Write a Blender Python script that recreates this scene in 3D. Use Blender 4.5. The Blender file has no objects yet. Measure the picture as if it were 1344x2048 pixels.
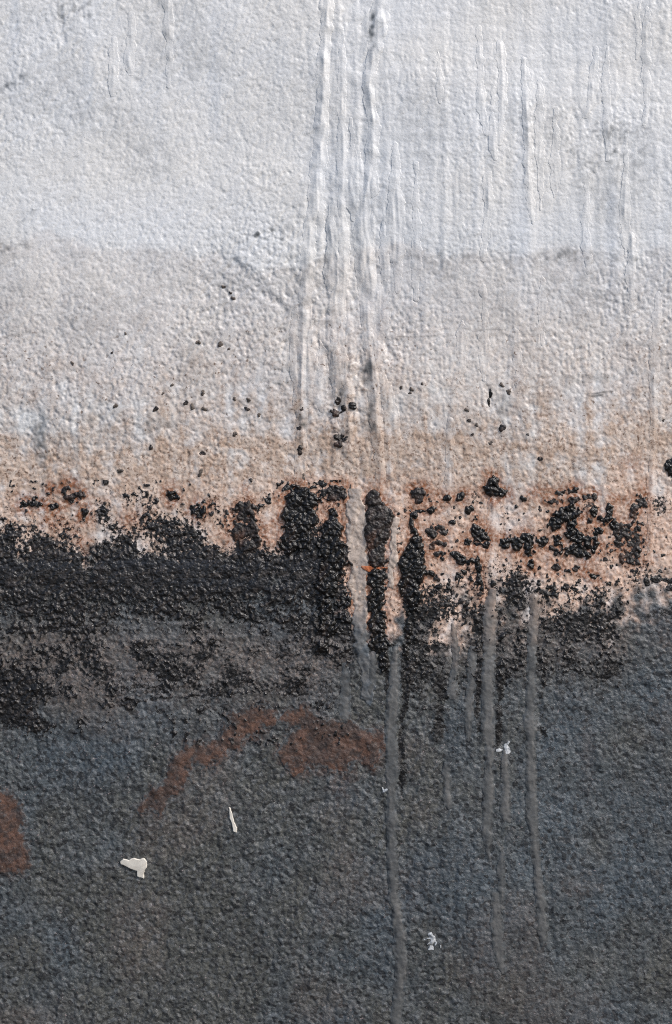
import bpy, math
import numpy as np

# ------------------------------------------------------------------ camera, sky, sun, exposure
R = math.radians
scene = bpy.context.scene
MM = 0.0005            # one unit of the wall survey grid (u to the right, v down) in metres
ZC = 1.25              # height of the survey centre above the ground
DIST = 1.25

cam_data = bpy.data.cameras.new("camera")
cam = bpy.data.objects.new("camera", cam_data)
scene.collection.objects.link(cam)
cam.location = (0, -DIST, ZC)
cam.rotation_euler = (R(90), 0, 0)
cam_data.sensor_fit = 'VERTICAL'
cam_data.sensor_height = 36
cam_data.lens = 36 * DIST / 1.024
cam_data.clip_start = 0.01
cam_data.clip_end = 500
scene.camera = cam

SUN_EL, SUN_AZ = 44, 56      # elevation; azimuth to the right of the wall's outward normal
sx = math.cos(R(SUN_EL)) * math.sin(R(SUN_AZ))
sy = -math.cos(R(SUN_EL)) * math.cos(R(SUN_AZ))
sz = math.sin(R(SUN_EL))
world = bpy.data.worlds.new("World")
scene.world = world
world.use_nodes = True
wn, wl = world.node_tree.nodes, world.node_tree.links
sky = wn.new('ShaderNodeTexSky')
sky.sky_type = 'NISHITA'
sky.sun_disc = False
sky.sun_elevation = R(SUN_EL)
sky.sun_rotation = math.atan2(sx, sy)
sky.air_density = 1.0
sky.dust_density = 2.5
sky.ozone_density = 1.0
bg = wn['Background']
bg.inputs['Strength'].default_value = 0.15
wl.new(sky.outputs[0], bg.inputs['Color'])

sun_data = bpy.data.lights.new("sun", 'SUN')
sun = bpy.data.objects.new("sun", sun_data)
scene.collection.objects.link(sun)
sun_data.energy = 2.5
sun_data.angle = R(10)
sun_data.color = (1.0, 0.97, 0.93)
from mathutils import Vector
sun.rotation_euler = Vector((sx, sy, sz)).to_track_quat('Z', 'Y').to_euler()
sun.location = (2, -3, 4)

scene.view_settings.view_transform = 'Standard'
scene.view_settings.look = 'None'
scene.view_settings.gamma = 1
scene.view_settings.use_curve_mapping = False
scene.view_settings.exposure = 0.08
scene.cycles.use_denoising = False      # keeps the grit crisp
scene.cycles.filter_width = 1.1

# ------------------------------------------------------------------ noise on a periodic survey grid
S = 1.7                       # spacing of the fine grid in survey units
NU, NV = 900, 1344
U0, V0 = -60.0, -60.0
fu = np.fft.fftfreq(NU, S)[None, :]
fv = np.fft.fftfreq(NV, S)[:, None]

def fnoise(su, sv, seed, ang=0.0):
    """gaussian-filtered noise, unit deviation; su, sv are the blob sizes along / across, ang turns it"""
    rng = np.random.default_rng(seed)
    w = np.fft.fft2(rng.standard_normal((NV, NU)))
    c, s = math.cos(R(ang)), math.sin(R(ang))
    a = fu * c + fv * s
    b = -fu * s + fv * c
    f = np.exp(-2 * (math.pi ** 2) * ((a * su) ** 2 + (b * sv) ** 2))
    f[0, 0] = 0
    n = np.real(np.fft.ifft2(w * f))
    return (n / n.std()).astype(np.float32)

def samp(F, U, V):
    """bilinear, wrapping"""
    x = (np.asarray(U, np.float64) - U0) / S
    y = (np.asarray(V, np.float64) - V0) / S
    x0 = np.floor(x); y0 = np.floor(y)
    fx = (x - x0).astype(np.float32); fy = (y - y0).astype(np.float32)
    i0 = x0.astype(int) % NU; i1 = (i0 + 1) % NU
    j0 = y0.astype(int) % NV; j1 = (j0 + 1) % NV
    return (F[j0, i0] * (1 - fx) + F[j0, i1] * fx) * (1 - fy) + (F[j1, i0] * (1 - fx) + F[j1, i1] * fx) * fy

def sst(a, b, x):
    t = np.clip((x - a) / (b - a), 0, 1)
    return t * t * (3 - 2 * t)

N2 = fnoise(1.8, 2.0, 21)
N3 = fnoise(2.6, 3.0, 1)
N3b = fnoise(2.2, 2.4, 2)
N4s = fnoise(2.0, 4.6, 3, 28)      # slanting pits
N4v = fnoise(2.1, 10.0, 4)         # upright streaks
N6 = fnoise(5.5, 6.0, 5)
N12 = fnoise(11, 13, 6)
N25 = fnoise(24, 24, 7)
N50 = fnoise(48, 44, 8)
N120 = fnoise(120, 100, 9)
NV1 = fnoise(6, 130, 10)
NV2 = fnoise(16, 260, 11)
NH = fnoise(90, 5, 12)
N4x = fnoise(4.2, 4.6, 13)
N9 = fnoise(8, 9, 14)
def grains(pitch, seed):
    """packed rounded grains of uneven size, 0..1"""
    cu = int(NU * S / pitch); cv = int(NV * S / pitch)
    pu = NU * S / cu; pv = NV * S / cv
    rng = np.random.default_rng(seed)
    jx = rng.uniform(0, 1, (cv, cu)); jy = rng.uniform(0, 1, (cv, cu))
    rr = rng.uniform(0.45, 0.95, (cv, cu)); hh = rng.uniform(0.35, 1.0, (cv, cu))
    x, y = np.meshgrid(np.arange(NU) * S / pu, np.arange(NV) * S / pv)
    ix = np.floor(x).astype(int); iy = np.floor(y).astype(int)
    out_ = np.zeros((NV, NU))
    for dy in (-1, 0, 1):
        for dx in (-1, 0, 1):
            a, b = (iy + dy) % cv, (ix + dx) % cu
            d2 = ((ix + dx + jx[a, b] - x) ** 2 + (iy + dy + jy[a, b] - y) ** 2) / rr[a, b] ** 2
            out_ = np.maximum(out_, hh[a, b] * np.sqrt(np.clip(1 - d2, 0, 1)))
    return out_.astype(np.float32)
GR = grains(9.0, 31)
GR2 = grains(14.0, 32)
N25b = fnoise(22, 26, 15)
N50b = fnoise(60, 50, 16)
NR = fnoise(5, 24, 17, 16)
NR2 = fnoise(4, 60, 18, 4)

# ------------------------------------------------------------------ layout of the coats (survey units)
def tab(U, pts):
    p = np.array(pts, float)
    return np.interp(U, p[:, 0], p[:, 1])

DARK_EDGE = [(-400, 1105), (0, 1105), (620, 1108), (690, 1190), (705, 1260), (735, 1275), (760, 1285), (800, 1240), (870, 1222),
             (960, 1192), (1010, 1180), (1100, 1190), (1200, 1208), (1235, 1225), (1290, 1195), (1344, 1190), (1900, 1180)]

def f_dark(U, V):
    e = tab(U, DARK_EDGE)
    d = (V - e - 18 * sst(820, 900, U)) / (22 + 20 * sst(820, 900, U)) + 0.55 * samp(N6, U, V) + 0.5 * samp(N25, U, V) + 0.35 * samp(N4x, U, V)
    return sst(-1.2, 1.4, d)

def f_stain(U, V):
    top = 860 + 18 * samp(N50, U, V)
    d = 0.50 * sst(-60, 60, V - top)
    edge = 500 + 14 * samp(N50, U, V) + 5 * samp(N12, U, V)
    d = d + 0.17 * sst(-10, 14, V - edge) + 0.34 * sst(520, 870, V)
    d = d + 0.10 * samp(N25b, U, V) * sst(600, 860, V) + 0.10 * samp(N12, U, V) * sst(760, 900, V)
    # rusty tide marks running along the top of the band
    d = d + 0.40 * np.exp(-((V - 892 - 6 * samp(N120, U, V)) / 16) ** 2) * sst(-0.6, 0.9, samp(N50b, U, V) + 0.4 * samp(N12, U, V))
    d = d + 0.22 * np.exp(-((U - 690) / 95) ** 2) * sst(560, 760, V)
    d = d + 0.75 * np.exp(-((V - 893 - 5 * samp(N50, U, V) - 3 * samp(N6, U, V)) / 9) ** 2) * sst(390, 440, U) * (1 - sst(720, 760, U)) * sst(-1.2, 0.6, samp(N12, U, V))
    d = d + 0.5 * np.exp(-((V - 955 - 8 * samp(N25, U, V)) / 14) ** 2) * (1 - sst(90, 130, U))
    # paler patch of white left standing
    d = d - 0.55 * np.exp(-(((U - 55) / 62) ** 2 + ((V - 845) / 52) ** 2))
    d = d - 0.30 * np.exp(-(((U - 210) / 45) ** 2 + ((V - 815) / 26) ** 2))
    d = d - 0.35 * np.exp(-(((U - 1330) / 45) ** 2 + ((V - 985) / 60) ** 2))
    d = d + (0.14 * samp(NV1, U, V) + 0.10 * samp(N6, U, V)) * sst(640, 880, V)
    return np.clip(d, 0, 1.3)

def f_pink(U, V):
    return sst(930, 1040, V + 20 * samp(N25, U, V)) * (0.35 + 0.65 * sst(380, 700, U))

def f_brown(U, V):
    b = 0.9 * np.exp(-((V - 1270) / 75) ** 2) * sst(780, 860, U) * (1 - 0.9 * sst(1235, 1270, U + 8 * samp(N12, U, V)))
    b = b + 1.0 * np.exp(-((V - 1325) / 75) ** 2) * (1 - sst(640, 720, U))
    b = b + 0.35 * sst(0.3, 1.6, samp(N50, U, V))
    return np.clip(b + 0.2 * samp(N12, U, V) * b, 0, 1)

def f_blue(U, V):
    b = 0.55 + 0.36 * samp(N120, U, V) + 0.26 * samp(N25b, U, V)
    b = b + 0.35 * sst(900, 1250, U) * sst(1330, 1400, V)
    b = b - 0.55 * np.exp(-(((U - 480) / 260) ** 2 + ((V - 1900) / 170) ** 2))
    b = b + 0.5 * np.exp(-(((U - 60) / 110) ** 2 + ((V - 1510) / 40) ** 2))
    b = b + 0.6 * np.exp(-(((U - 705) / 22) ** 2 + ((V - 1300) / 60) ** 2))
    b = b + 0.8 * np.exp(-(((U - 1320) / 45) ** 2 + ((V - 1235) / 35) ** 2))
    b = b - 0.35 * np.exp(-(((U - 740) / 120) ** 2 + ((V - 1680) / 130) ** 2))
    return np.clip(b, 0, 1)

def f_grime_slit(U, V):
    """dirt films: grey clouds and scuffs on the white; also a darker slit"""
    g = 0.10 * sst(0.6, 2.0, samp(N50b, U, V)) + 0.085 * sst(-8, 14, V - 500 - 14 * samp(N50, U, V) - 5 * samp(N12, U, V)) * (0.6 + 0.4 * samp(N25, U, V))
    g = g + 0.45 * np.exp(-(((U - 530) / 55) ** 2 + ((V - 478) / 28) ** 2)) * sst(0.0, 1.6, samp(N3, U, V) + 0.8 * samp(N25, U, V))
    g = g + 0.38 * np.exp(-(((U - 130) / 85) ** 2 + ((V - 15) / 40) ** 2)) * sst(0.0, 1.6, 0.6 * samp(N12, U, V) + samp(N3, U, V) + 0.7 * samp(N4v, U, V)) * 0.7
    g = g + 0.24 * np.exp(-(((U - 1200) / 110) ** 2 + ((V - 280) / 60) ** 2)) * sst(-0.2, 2.0, samp(N3, U, V) + 0.7 * samp(NH, U, V) + 0.5 * samp(N12, U, V))
    g = g + 0.16 * np.exp(-((V - 512 - 10 * samp(N50, U, V)) / 14) ** 2) * sst(0.4, 2.0, samp(N25b, U, V) + 0.9 * samp(N3, U, V))
    g = g + 0.95 * np.exp(-(((U - 745 + (V - 60) * 0.05) / 7) ** 2 + ((V - 62) / 34) ** 2))  # darker blue-grey along the slit beside the long white run
    g = g + 0.9 * np.exp(-(((U - 72 + (V - 410) * 0.75) / 8) ** 2 + ((V - 410) / 26) ** 2)) * sst(-0.2, 1.0, samp(N4x, U, V) + 0.6 * samp(N2, U, V))
    g = g + 0.30 * np.exp(-(((U - 20 + (V - 170) * 1.5) / 12) ** 2 + ((V - 170) / 26) ** 2)) * sst(-0.3, 1.0, samp(N4x, U, V))
    g = g + 0.5 * np.exp(-(((U - 83) / 13) ** 2 + ((V - 890) / 52) ** 2))
    g = g + 0.5 * np.exp(-(((U - 320) / 30) ** 2 + ((V - 850) / 11) ** 2))
    g = g + 0.45 * np.exp(-(((U - 125) / 38) ** 2 + ((V - 978) / 18) ** 2))
    for cu, cv, a, b, k in ((735, 742, 11, 22, .8), (742, 835, 10, 36, .75), (682, 790, 9, 26, .55), (684, 876, 16, 14, .8), (604, 845, 12, 20, .7),
                            (1005, 815, 13, 20, .4), (1200, 755, 60, 9, .22), (1270, 742, 30, 8, .22), (660, 745, 7, 26, .4)):
        g = g + k * np.exp(-((((U - cu) / a) ** 2 + ((V - cv) / b) ** 2)) ** 1.5)
    for x0, y0, x1, y1, k in ((795, 674, 885, 673, .3), (960, 659, 1010, 660, .25), (1160, 793, 1205, 791, .7), (1165, 788, 1235, 784, .5), (1030, 688, 1060, 686, .3), (1170, 766, 1120, 745, .25)):
        b = (U > min(x0, x1) - 8) & (U < max(x0, x1) + 8) & (V > min(y0, y1) - 8) & (V < max(y0, y1) + 8)
        if b.any():
            t = np.clip(((U[b] - x0) * (x1 - x0) + (V[b] - y0) * (y1 - y0)) / ((x1 - x0) ** 2 + (y1 - y0) ** 2), 0, 1)
            d = np.hypot(U[b] - x0 - t * (x1 - x0), V[b] - y0 - t * (y1 - y0) + 1.2 * samp(N12, U[b], V[b]))
            g[b] = g[b] + k * np.exp(-(d / 1.8) ** 2)
    return np.clip(g * (0.85 + 0.35 * samp(N3, U, V) + 0.25 * samp(N6, U, V)), 0, 1)

RUST_1 = [(262, 1632), (300, 1580), (345, 1535), (366, 1488), (400, 1490), (440, 1470), (458, 1432), (490, 1418), (522, 1410), (548, 1422),
          (562, 1434), (535, 1452), (515, 1478), (470, 1503), (420, 1517), (388, 1524), (366, 1568), (350, 1596), (322, 1622), (300, 1612)]
RUST_2 = [(552, 1440), (575, 1424), (605, 1418), (640, 1440), (672, 1444), (700, 1438), (742, 1455), (766, 1476), (780, 1494), (762, 1512), (744, 1540),
          (716, 1534), (690, 1556), (660, 1540), (634, 1530), (608, 1560), (584, 1546), (562, 1520), (566, 1486), (590, 1460)]
RUST_3 = [(-120, 1592), (-60, 1570), (0, 1583), (28, 1590), (44, 1618), (46, 1664), (58, 1700), (66, 1732), (44, 1746), (14, 1738), (-40, 1742), (-110, 1700)]

def poly_sd(U, V, pts):
    """signed distance to a polygon, positive inside"""
    P = np.array(pts, float)
    d2 = np.full(U.shape, 1e12)
    inside = np.zeros(U.shape, bool)
    for (x0, y0), (x1, y1) in zip(P, np.roll(P, -1, 0)):
        ex, ey = x1 - x0, y1 - y0
        t = np.clip(((U - x0) * ex + (V - y0) * ey) / (ex * ex + ey * ey), 0, 1)
        d2 = np.minimum(d2, (U - x0 - t * ex) ** 2 + (V - y0 - t * ey) ** 2)
        if abs(ey) > 1e-9:
            c = ((y0 <= V) & (V < y1)) | ((y1 <= V) & (V < y0))
            inside ^= c & (U < x0 + (V - y0) / ey * ex)
    return np.where(inside, 1, -1) * np.sqrt(d2)

def spline(pts, step=6.0):
    P = np.array(pts, float)
    P = np.vstack([2 * P[0] - P[1], P, 2 * P[-1] - P[-2]])
    out = []
    for i in range(1, len(P) - 2):
        n = max(2, int(np.linalg.norm(P[i + 1, :2] - P[i, :2]) / step))
        for t in np.linspace(0, 1, n, endpoint=False):
            a, b, c, d = P[i - 1], P[i], P[i + 1], P[i + 2]
            out.append(0.5 * (2 * b + (c - a) * t + (2 * a - 5 * b + 4 * c - d) * t * t + (3 * b - a - 3 * c + d) * t ** 3))
    out.append(P[-2])
    return np.array(out)

def line_sd(U, V, pts):
    """half width minus distance for a line whose points are (u, v, half width)"""
    P = spline(pts)
    best = np.full(U.shape, -1e9)
    for (x0, y0, w0), (x1, y1, w1) in zip(P[:-1], P[1:]):
        ex, ey = x1 - x0, y1 - y0
        t = np.clip(((U - x0) * ex + (V - y0) * ey) / (ex * ex + ey * ey + 1e-9), 0, 1)
        best = np.maximum(best, w0 + t * (w1 - w0) - np.hypot(U - x0 - t * ex, V - y0 - t * ey))
    return best

# ------------------------------------------------------------------ relief of the wall (metres, towards the street)
CREVICES = [  # (points (u, v, half width), depth in mm): sharp folds and cracks in the white coat
    ([(468, 525, 4), (500, 552, 5), (532, 586, 5), (555, 608, 4), (572, 626, 2)], 0.9),
    ([(752, 540, 4), (768, 588, 5), (760, 615, 3), (749, 645, 4), (754, 668, 4), (772, 690, 5), (786, 722, 2)], 1.8),
    ([(630, 672, 2), (645, 700, 4), (655, 735, 6), (660, 770, 5), (660, 800, 2)], 1.6),
    ([(742, 20, 2), (746, 60, 6), (738, 105, 4), (724, 130, 2)], 1.6),
    ([(618, 380, 3), (622, 440, 5), (612, 480, 2)], 1.0),
    ([(480, 250, 2), (490, 300, 3), (492, 330, 2)], 0.8),
    ([(122, 20, 3), (124, 70, 4), (130, 84, 2)], 1.2),
    ([(975, 780, 3), (978, 805, 5), (978, 815, 2)], 1.6),
    ([(1060, 1320, 3), (1078, 1420, 3), (1085, 1500, 2)], 1.0),
    ([(1100, 1760, 2), (1098, 1840, 4), (1108, 1890, 3), (1112, 1910, 1)], 1.5),
    ([(986, 1550, 3), (984, 1610, 4), (980, 1650, 2)], 1.2),
    ([(815, 1600, 2), (808, 1780, 4), (812, 1830, 2)], 1.0),
]

def relief(U, V):
    n3, n3b, s4, v4 = samp(N3, U, V), samp(N3b, U, V), samp(N4s, U, V), samp(N4v, U, V)
    n6, n12, n25, n50, n120 = samp(N6, U, V), samp(N12, U, V), samp(N25, U, V), samp(N50, U, V), samp(N120, U, V)
    nv1, nv2, nh = samp(NV1, U, V), samp(NV2, U, V), samp(NH, U, V)
    dk = f_dark(U, V)
    right = sst(560, 900, U + 60 * n120)
    low = sst(430, 700, V + 30 * n50)
    # white paint: rounded stipple with small slanting pits, brushed upright on the right
    n2 = samp(N2, U, V)
    st = np.minimum(0.65 * s4 + 0.2 * n3 + 0.6 * n2, 0.7) + 0.35 * samp(GR, U, V)
    br = np.minimum(0.6 * v4 + 0.3 * n3 + 0.6 * n2, 0.7) + 0.25 * samp(GR, U, V)
    stip = (1 - 0.65 * right) * st + 0.65 * right * br
    rough = 0.75 + 0.3 * sst(-0.5, 1.2, n50) + 0.65 * low - 0.15 * right
    hw = 0.00027 * stip * rough + 0.00006 * n6 * (1 - 0.4 * right) + 0.00008 * n12
    # drained, drippy strip down the middle
    mid = np.exp(-((U - 690) / 90) ** 2) * (0.35 + 0.65 * sst(250, 620, V)) * (1 - dk)
    hw = hw + mid * (0.00050 * nv1 + 0.00026 * n12 + 0.00024 * n6 + 0.00022 * v4)
    hw = hw + right * 0.00018 * nv1 * (1 - 0.5 * low) + 0.00016 * nv2
    hw = hw + 0.00006 * nh * right
    # grit of the stained band and of the dark coat
    grit = 1.5 * samp(GR, U, V) + 0.7 * samp(GR2, U, V) + 0.35 * n2 + 0.2 * n3
    band = sst(820, 930, V) * (1 - dk)
    hw = hw * (1 - 0.5 * band) + band * 0.00030 * grit
    hd = 0.00056 * grit + 0.00022 * n6 + 0.00022 * n12 + 0.00018 * n25
    wr = (1 - np.abs(samp(NR, U, V))) * sst(0.0, 1.2, n50 + 0.5 * n120 + 0.6) * (1 - 0.8 * sst(850, 1050, U))
    hd = hd + 0.00038 * wr + 0.00022 * samp(NR2, U, V) * np.exp(-((U - 930) / 130) ** 2)
    hd = hd - 0.00016 * sst(1330, 1420, V) * sst(820, 1000, U) * grit
    h = hw * (1 - dk) + hd * dk
    # the wall itself is not flat; the white coat lies thicker than the dark one
    h = h + 0.0003 * n50 + 0.0011 * n120 + 0.0009 * (1 - dk) * (1 - band)
    for pts, mm in CREVICES:
        P = np.array(pts)
        b = (U > P[:, 0].min() - 25) & (U < P[:, 0].max() + 25) & (V > P[:, 1].min() - 25) & (V < P[:, 1].max() + 25)
        if b.any():
            d = line_sd(U[b], V[b], pts)
            k = np.zeros(U.shape); k[b] = sst(-7, 4, d + 1.6 * n6[b]) * 0.6
            h = h - k * mm * 0.001
    # raised lip above the slanting crack, overlapping the coat below
    d = line_sd(U, V, [(478, 512, 3), (512, 544, 10), (545, 578, 12), (580, 612, 4)]) if U.size < 4e6 else 0
    h = h + 0.0005 * sst(-12, 6, d)
    return h

def world_xyz(U, V, H):
    return np.stack([(U - 672) * MM, -H, ZC + (1024 - V) * MM], -1)

# ------------------------------------------------------------------ materials
def new_mat(name):
    m = bpy.data.materials.new(name)
    m.use_nodes = True
    nt = m.node_tree
    return m, nt, nt.nodes['Principled BSDF']

def srgb(r, g, b):
    f = lambda c: (c / 255) / 12.92 if c / 255 <= 0.04045 else ((c / 255 + 0.055) / 1.055) ** 2.4
    return (f(r), f(g), f(b), 1)

class G:
    """small node-graph helper"""
    def __init__(s, nt):
        s.nt = nt; s.n = nt.nodes; s.l = nt.links
        s.co = s.n.new('ShaderNodeTexCoord').outputs['Object']
    def attr(s, name):
        a = s.n.new('ShaderNodeAttribute'); a.attribute_name = name
        return a.outputs['Fac']
    def noise(s, scale, detail=3, rough=0.55, stretch=None):
        co = s.co
        if stretch:
            mp = s.n.new('ShaderNodeMapping'); mp.inputs['Scale'].default_value = stretch
            s.l.new(co, mp.inputs[0]); co = mp.outputs[0]
        t = s.n.new('ShaderNodeTexNoise')
        t.inputs['Scale'].default_value = scale; t.inputs['Detail'].default_value = detail; t.inputs['Roughness'].default_value = rough
        s.l.new(co, t.inputs['Vector'])
        return t.outputs['Fac']
    def ramp(s, fac, a, b, lo=0.0, hi=1.0):
        r = s.n.new('ShaderNodeMapRange'); r.interpolation_type = 'SMOOTHSTEP'
        r.inputs['From Min'].default_value = a; r.inputs['From Max'].default_value = b
        r.inputs['To Min'].default_value = lo; r.inputs['To Max'].default_value = hi
        s.l.new(fac, r.inputs['Value']); return r.outputs[0]
    def mix(s, fac, a, b):
        m = s.n.new('ShaderNodeMix'); m.data_type = 'RGBA'
        for sock, v in ((m.inputs['Factor'], fac), (m.inputs['A'], a), (m.inputs['B'], b)):
            pass
        ins = [i for i in m.inputs if i.enabled]
        for sock, v in zip(ins, (fac, a, b)):
            if isinstance(v, (tuple, float, int)): sock.default_value = v
            else: s.l.new(v, sock)
        return [o for o in m.outputs if o.enabled][0]
    def math(s, op, a, b):
        m = s.n.new('ShaderNodeMath'); m.operation = op; m.use_clamp = False
        for sock, v in zip(m.inputs, (a, b)):
            if isinstance(v, (float, int)): sock.default_value = v
            else: s.l.new(v, sock)
        return m.outputs[0]
    def bump(s, h, dist, strength=1.0):
        b = s.n.new('ShaderNodeBump'); b.inputs['Distance'].default_value = dist; b.inputs['Strength'].default_value = strength
        s.l.new(h, b.inputs['Height']); return b.outputs[0]

def make_coat():
    m, nt, p = new_mat("weathered_paint")
    g = G(nt)
    stain, pink, dark, brown, blue, grime_slit, rust = [g.attr(k) for k in ('stain', 'pink', 'dark', 'brown', 'blue', 'grime_slit', 'rust')]
    n_big, n_mid, n_fine = g.noise(9, 3), g.noise(60, 3), g.noise(330, 3, 0.6)
    up = g.noise(30, 2, 0.5, (1, 1, 0.12))
    # white gloss paint, a little bluish and a little creamy
    white = g.mix(g.ramp(n_big, 0.35, 0.65), (0.765, 0.775, 0.79, 1), (0.785, 0.775, 0.76, 1))
    white = g.mix(g.ramp(up, 0.55, 0.75, 0, 0.5), white, (0.64, 0.68, 0.74, 1))
    white = g.mix(g.ramp(n_fine, 0.58, 0.72, 0, 0.25), white, (0.46, 0.44, 0.42, 1))
    white = g.mix(g.ramp(g.noise(520, 2, 0.5), 0.70, 0.78, 0, 0.6), white, (0.20, 0.18, 0.165, 1))
    white = g.mix(grime_slit, white, (0.115, 0.125, 0.145, 1))
    # iron-stained band
    tan = g.mix(g.ramp(n_mid, 0.4, 0.62), (0.69, 0.57, 0.485, 1), (0.55, 0.415, 0.325, 1))
    tan = g.mix(g.ramp(n_fine, 0.5, 0.66, 0, 0.75), tan, (0.31, 0.20, 0.145, 1))
    pk = g.mix(g.ramp(n_fine, 0.46, 0.68), (0.80, 0.59, 0.47, 1), (0.52, 0.31, 0.21, 1))
    tan = g.mix(pink, tan, pk)
    st = g.math('MULTIPLY', stain, g.ramp(g.noise(140, 4, 0.6), 0.3, 0.62, 0.68, 1.15))
    st.node.use_clamp = True
    upper = g.mix(st, white, tan)
    upper = g.mix(g.math('MULTIPLY', stain, g.ramp(g.noise(230, 4, 0.72), 0.54, 0.66, 0, 0.8)), upper, (0.20, 0.115, 0.075, 1))
    upper = g.mix(g.math('MULTIPLY', g.ramp(stain, 0.12, 0.42), g.ramp(g.noise(215, 3, 0.6), 0.645, 0.70, 0, 0.85)), upper, (0.17, 0.105, 0.07, 1))
    upper = g.mix(g.math('MULTIPLY', grime_slit, 0.75), upper, (0.10, 0.115, 0.12, 1))
    # dark bitumen paint
    dk = g.mix(blue, (0.101, 0.102, 0.094, 1), (0.096, 0.117, 0.134, 1))
    dk = g.mix(g.ramp(g.noise(14, 4, 0.6), 0.45, 0.70, 0, 0.4), dk, (0.045, 0.050, 0.055, 1))
    vg = g.n.new('ShaderNodeTexVoronoi'); vg.inputs['Scale'].default_value = 270
    g.l.new(g.co, vg.inputs['Vector'])
    sepn = g.n.new('ShaderNodeSeparateColor'); g.l.new(vg.outputs['Color'], sepn.inputs[0])
    dk = g.mix(g.ramp(sepn.outputs[0], 0.5, 1.0, 0, 0.55), dk, (0.165, 0.175, 0.185, 1))
    dk = g.mix(g.ramp(sepn.outputs[1], 0.45, 1.0, 0, 0.8), dk, (0.022, 0.022, 0.024, 1))
    dk = g.mix(g.ramp(n_fine, 0.45, 0.68, 0, 0.5), dk, (0.032, 0.033, 0.034, 1))
    dk = g.mix(g.math('MULTIPLY', brown, g.ramp(n_fine, 0.36, 0.6, 1.0, 0.35)), dk, (0.160, 0.130, 0.115, 1))
    dk = g.mix(g.ramp(g.noise(420, 1), 0.72, 0.78), dk, (0.30, 0.25, 0.25, 1))
    dk = g.mix(g.math('MULTIPLY', rust, g.ramp(n_fine, 0.38, 0.62, 1.0, 0.35)), dk, (0.098, 0.056, 0.043, 1))
    halo, tar = g.attr('halo'), g.attr('tar')
    spk = g.noise(300, 4, 0.7)
    upper = g.mix(g.math('MULTIPLY', halo, g.ramp(spk, 0.38, 0.60, 0.25, 1.0)), upper, (0.29, 0.110, 0.048, 1))
    col = g.mix(dark, upper, dk)
    soak = g.ramp(g.math('ADD', g.math('MULTIPLY', tar, 0.62), g.math('MULTIPLY', spk, 1.0)), 0.80, 0.90)
    col = g.mix(soak, col, (0.011, 0.010, 0.010, 1))
    g.l.new(col, p.inputs['Base Color'])
    g.l.new(g.math('SUBTRACT', g.ramp(n_mid, 0.3, 0.7, 0.34, 0.48), g.math('MULTIPLY', dark, 0.13)), p.inputs['Roughness'])
    p.inputs['Specular IOR Level'].default_value = 0.45
    vo = g.n.new('ShaderNodeTexVoronoi'); vo.feature = 'SMOOTH_F1'; vo.inputs['Scale'].default_value = 300; vo.inputs['Smoothness'].default_value = 0.25
    g.l.new(g.co, vo.inputs['Vector'])
    hgt = g.math('SUBTRACT', g.noise(480, 4, 0.7), g.math('MULTIPLY', vo.outputs['Distance'], 0.5))
    bn = g.bump(hgt, 0.0011, 0.8); g.l.new(g.ramp(dark, 0, 1, 0.32, 0.95), bn.node.inputs['Strength'])
    g.l.new(bn, p.inputs['Normal'])
    return m

def make_tar(name, base, sheen, brown, rough=(0.13, 0.30), glint_grain=0.0):
    m, nt, p = new_mat(name)
    g = G(nt)
    c = g.mix(g.ramp(g.noise(120, 4, 0.6), 0.42, 0.66), base, sheen)
    c = g.mix(g.ramp(g.noise(45, 3), 0.55, 0.72, 0, 0.9), c, brown)
    c = g.mix(g.ramp(g.noise(330, 4, 0.7), 0.60, 0.74, 0, 0.5), c, (0.050, 0.038, 0.032, 1))
    if glint_grain:
        vg = g.n.new('ShaderNodeTexVoronoi'); vg.inputs['Scale'].default_value = 300
        g.l.new(g.co, vg.inputs['Vector'])
        sp = g.n.new('ShaderNodeSeparateColor'); g.l.new(vg.outputs['Color'], sp.inputs[0])
        c = g.mix(g.ramp(sp.outputs[0], 0.62, 1.0, 0, glint_grain), c, (0.135, 0.118, 0.108, 1))  # brown-grey glints of the film, painted into the colour of random grains
    c = g.mix(g.math('MULTIPLY', g.attr('smear'), g.ramp(g.noise(260, 3, 0.6), 0.3, 0.6, 0.4, 1.0)), c, (0.026, 0.027, 0.031, 1))
    g.l.new(c, p.inputs['Base Color'])
    g.l.new(g.ramp(g.noise(200, 2), 0.35, 0.65, *rough), p.inputs['Roughness'])
    p.inputs['Specular IOR Level'].default_value = 0.5
    vo = g.n.new('ShaderNodeTexVoronoi'); vo.inputs['Scale'].default_value = 420
    g.l.new(g.co, vo.inputs['Vector'])
    g.l.new(g.bump(g.math('SUBTRACT', g.noise(520, 4, 0.7), vo.outputs['Distance']), 0.0011, 0.6), p.inputs['Normal'])
    return m

def make_plain(name, a, b, scale, rough, bump=0.0006, bscale=400, stretch=None):
    m, nt, p = new_mat(name)
    g = G(nt)
    c = g.mix(g.ramp(g.noise(scale, 4, 0.6, stretch), 0.36, 0.66), a, b)
    g.l.new(c, p.inputs['Base Color'])
    p.inputs['Roughness'].default_value = rough
    g.l.new(g.bump(g.noise(bscale, 3, 0.6), bump, 0.6), p.inputs['Normal'])
    return m

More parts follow.
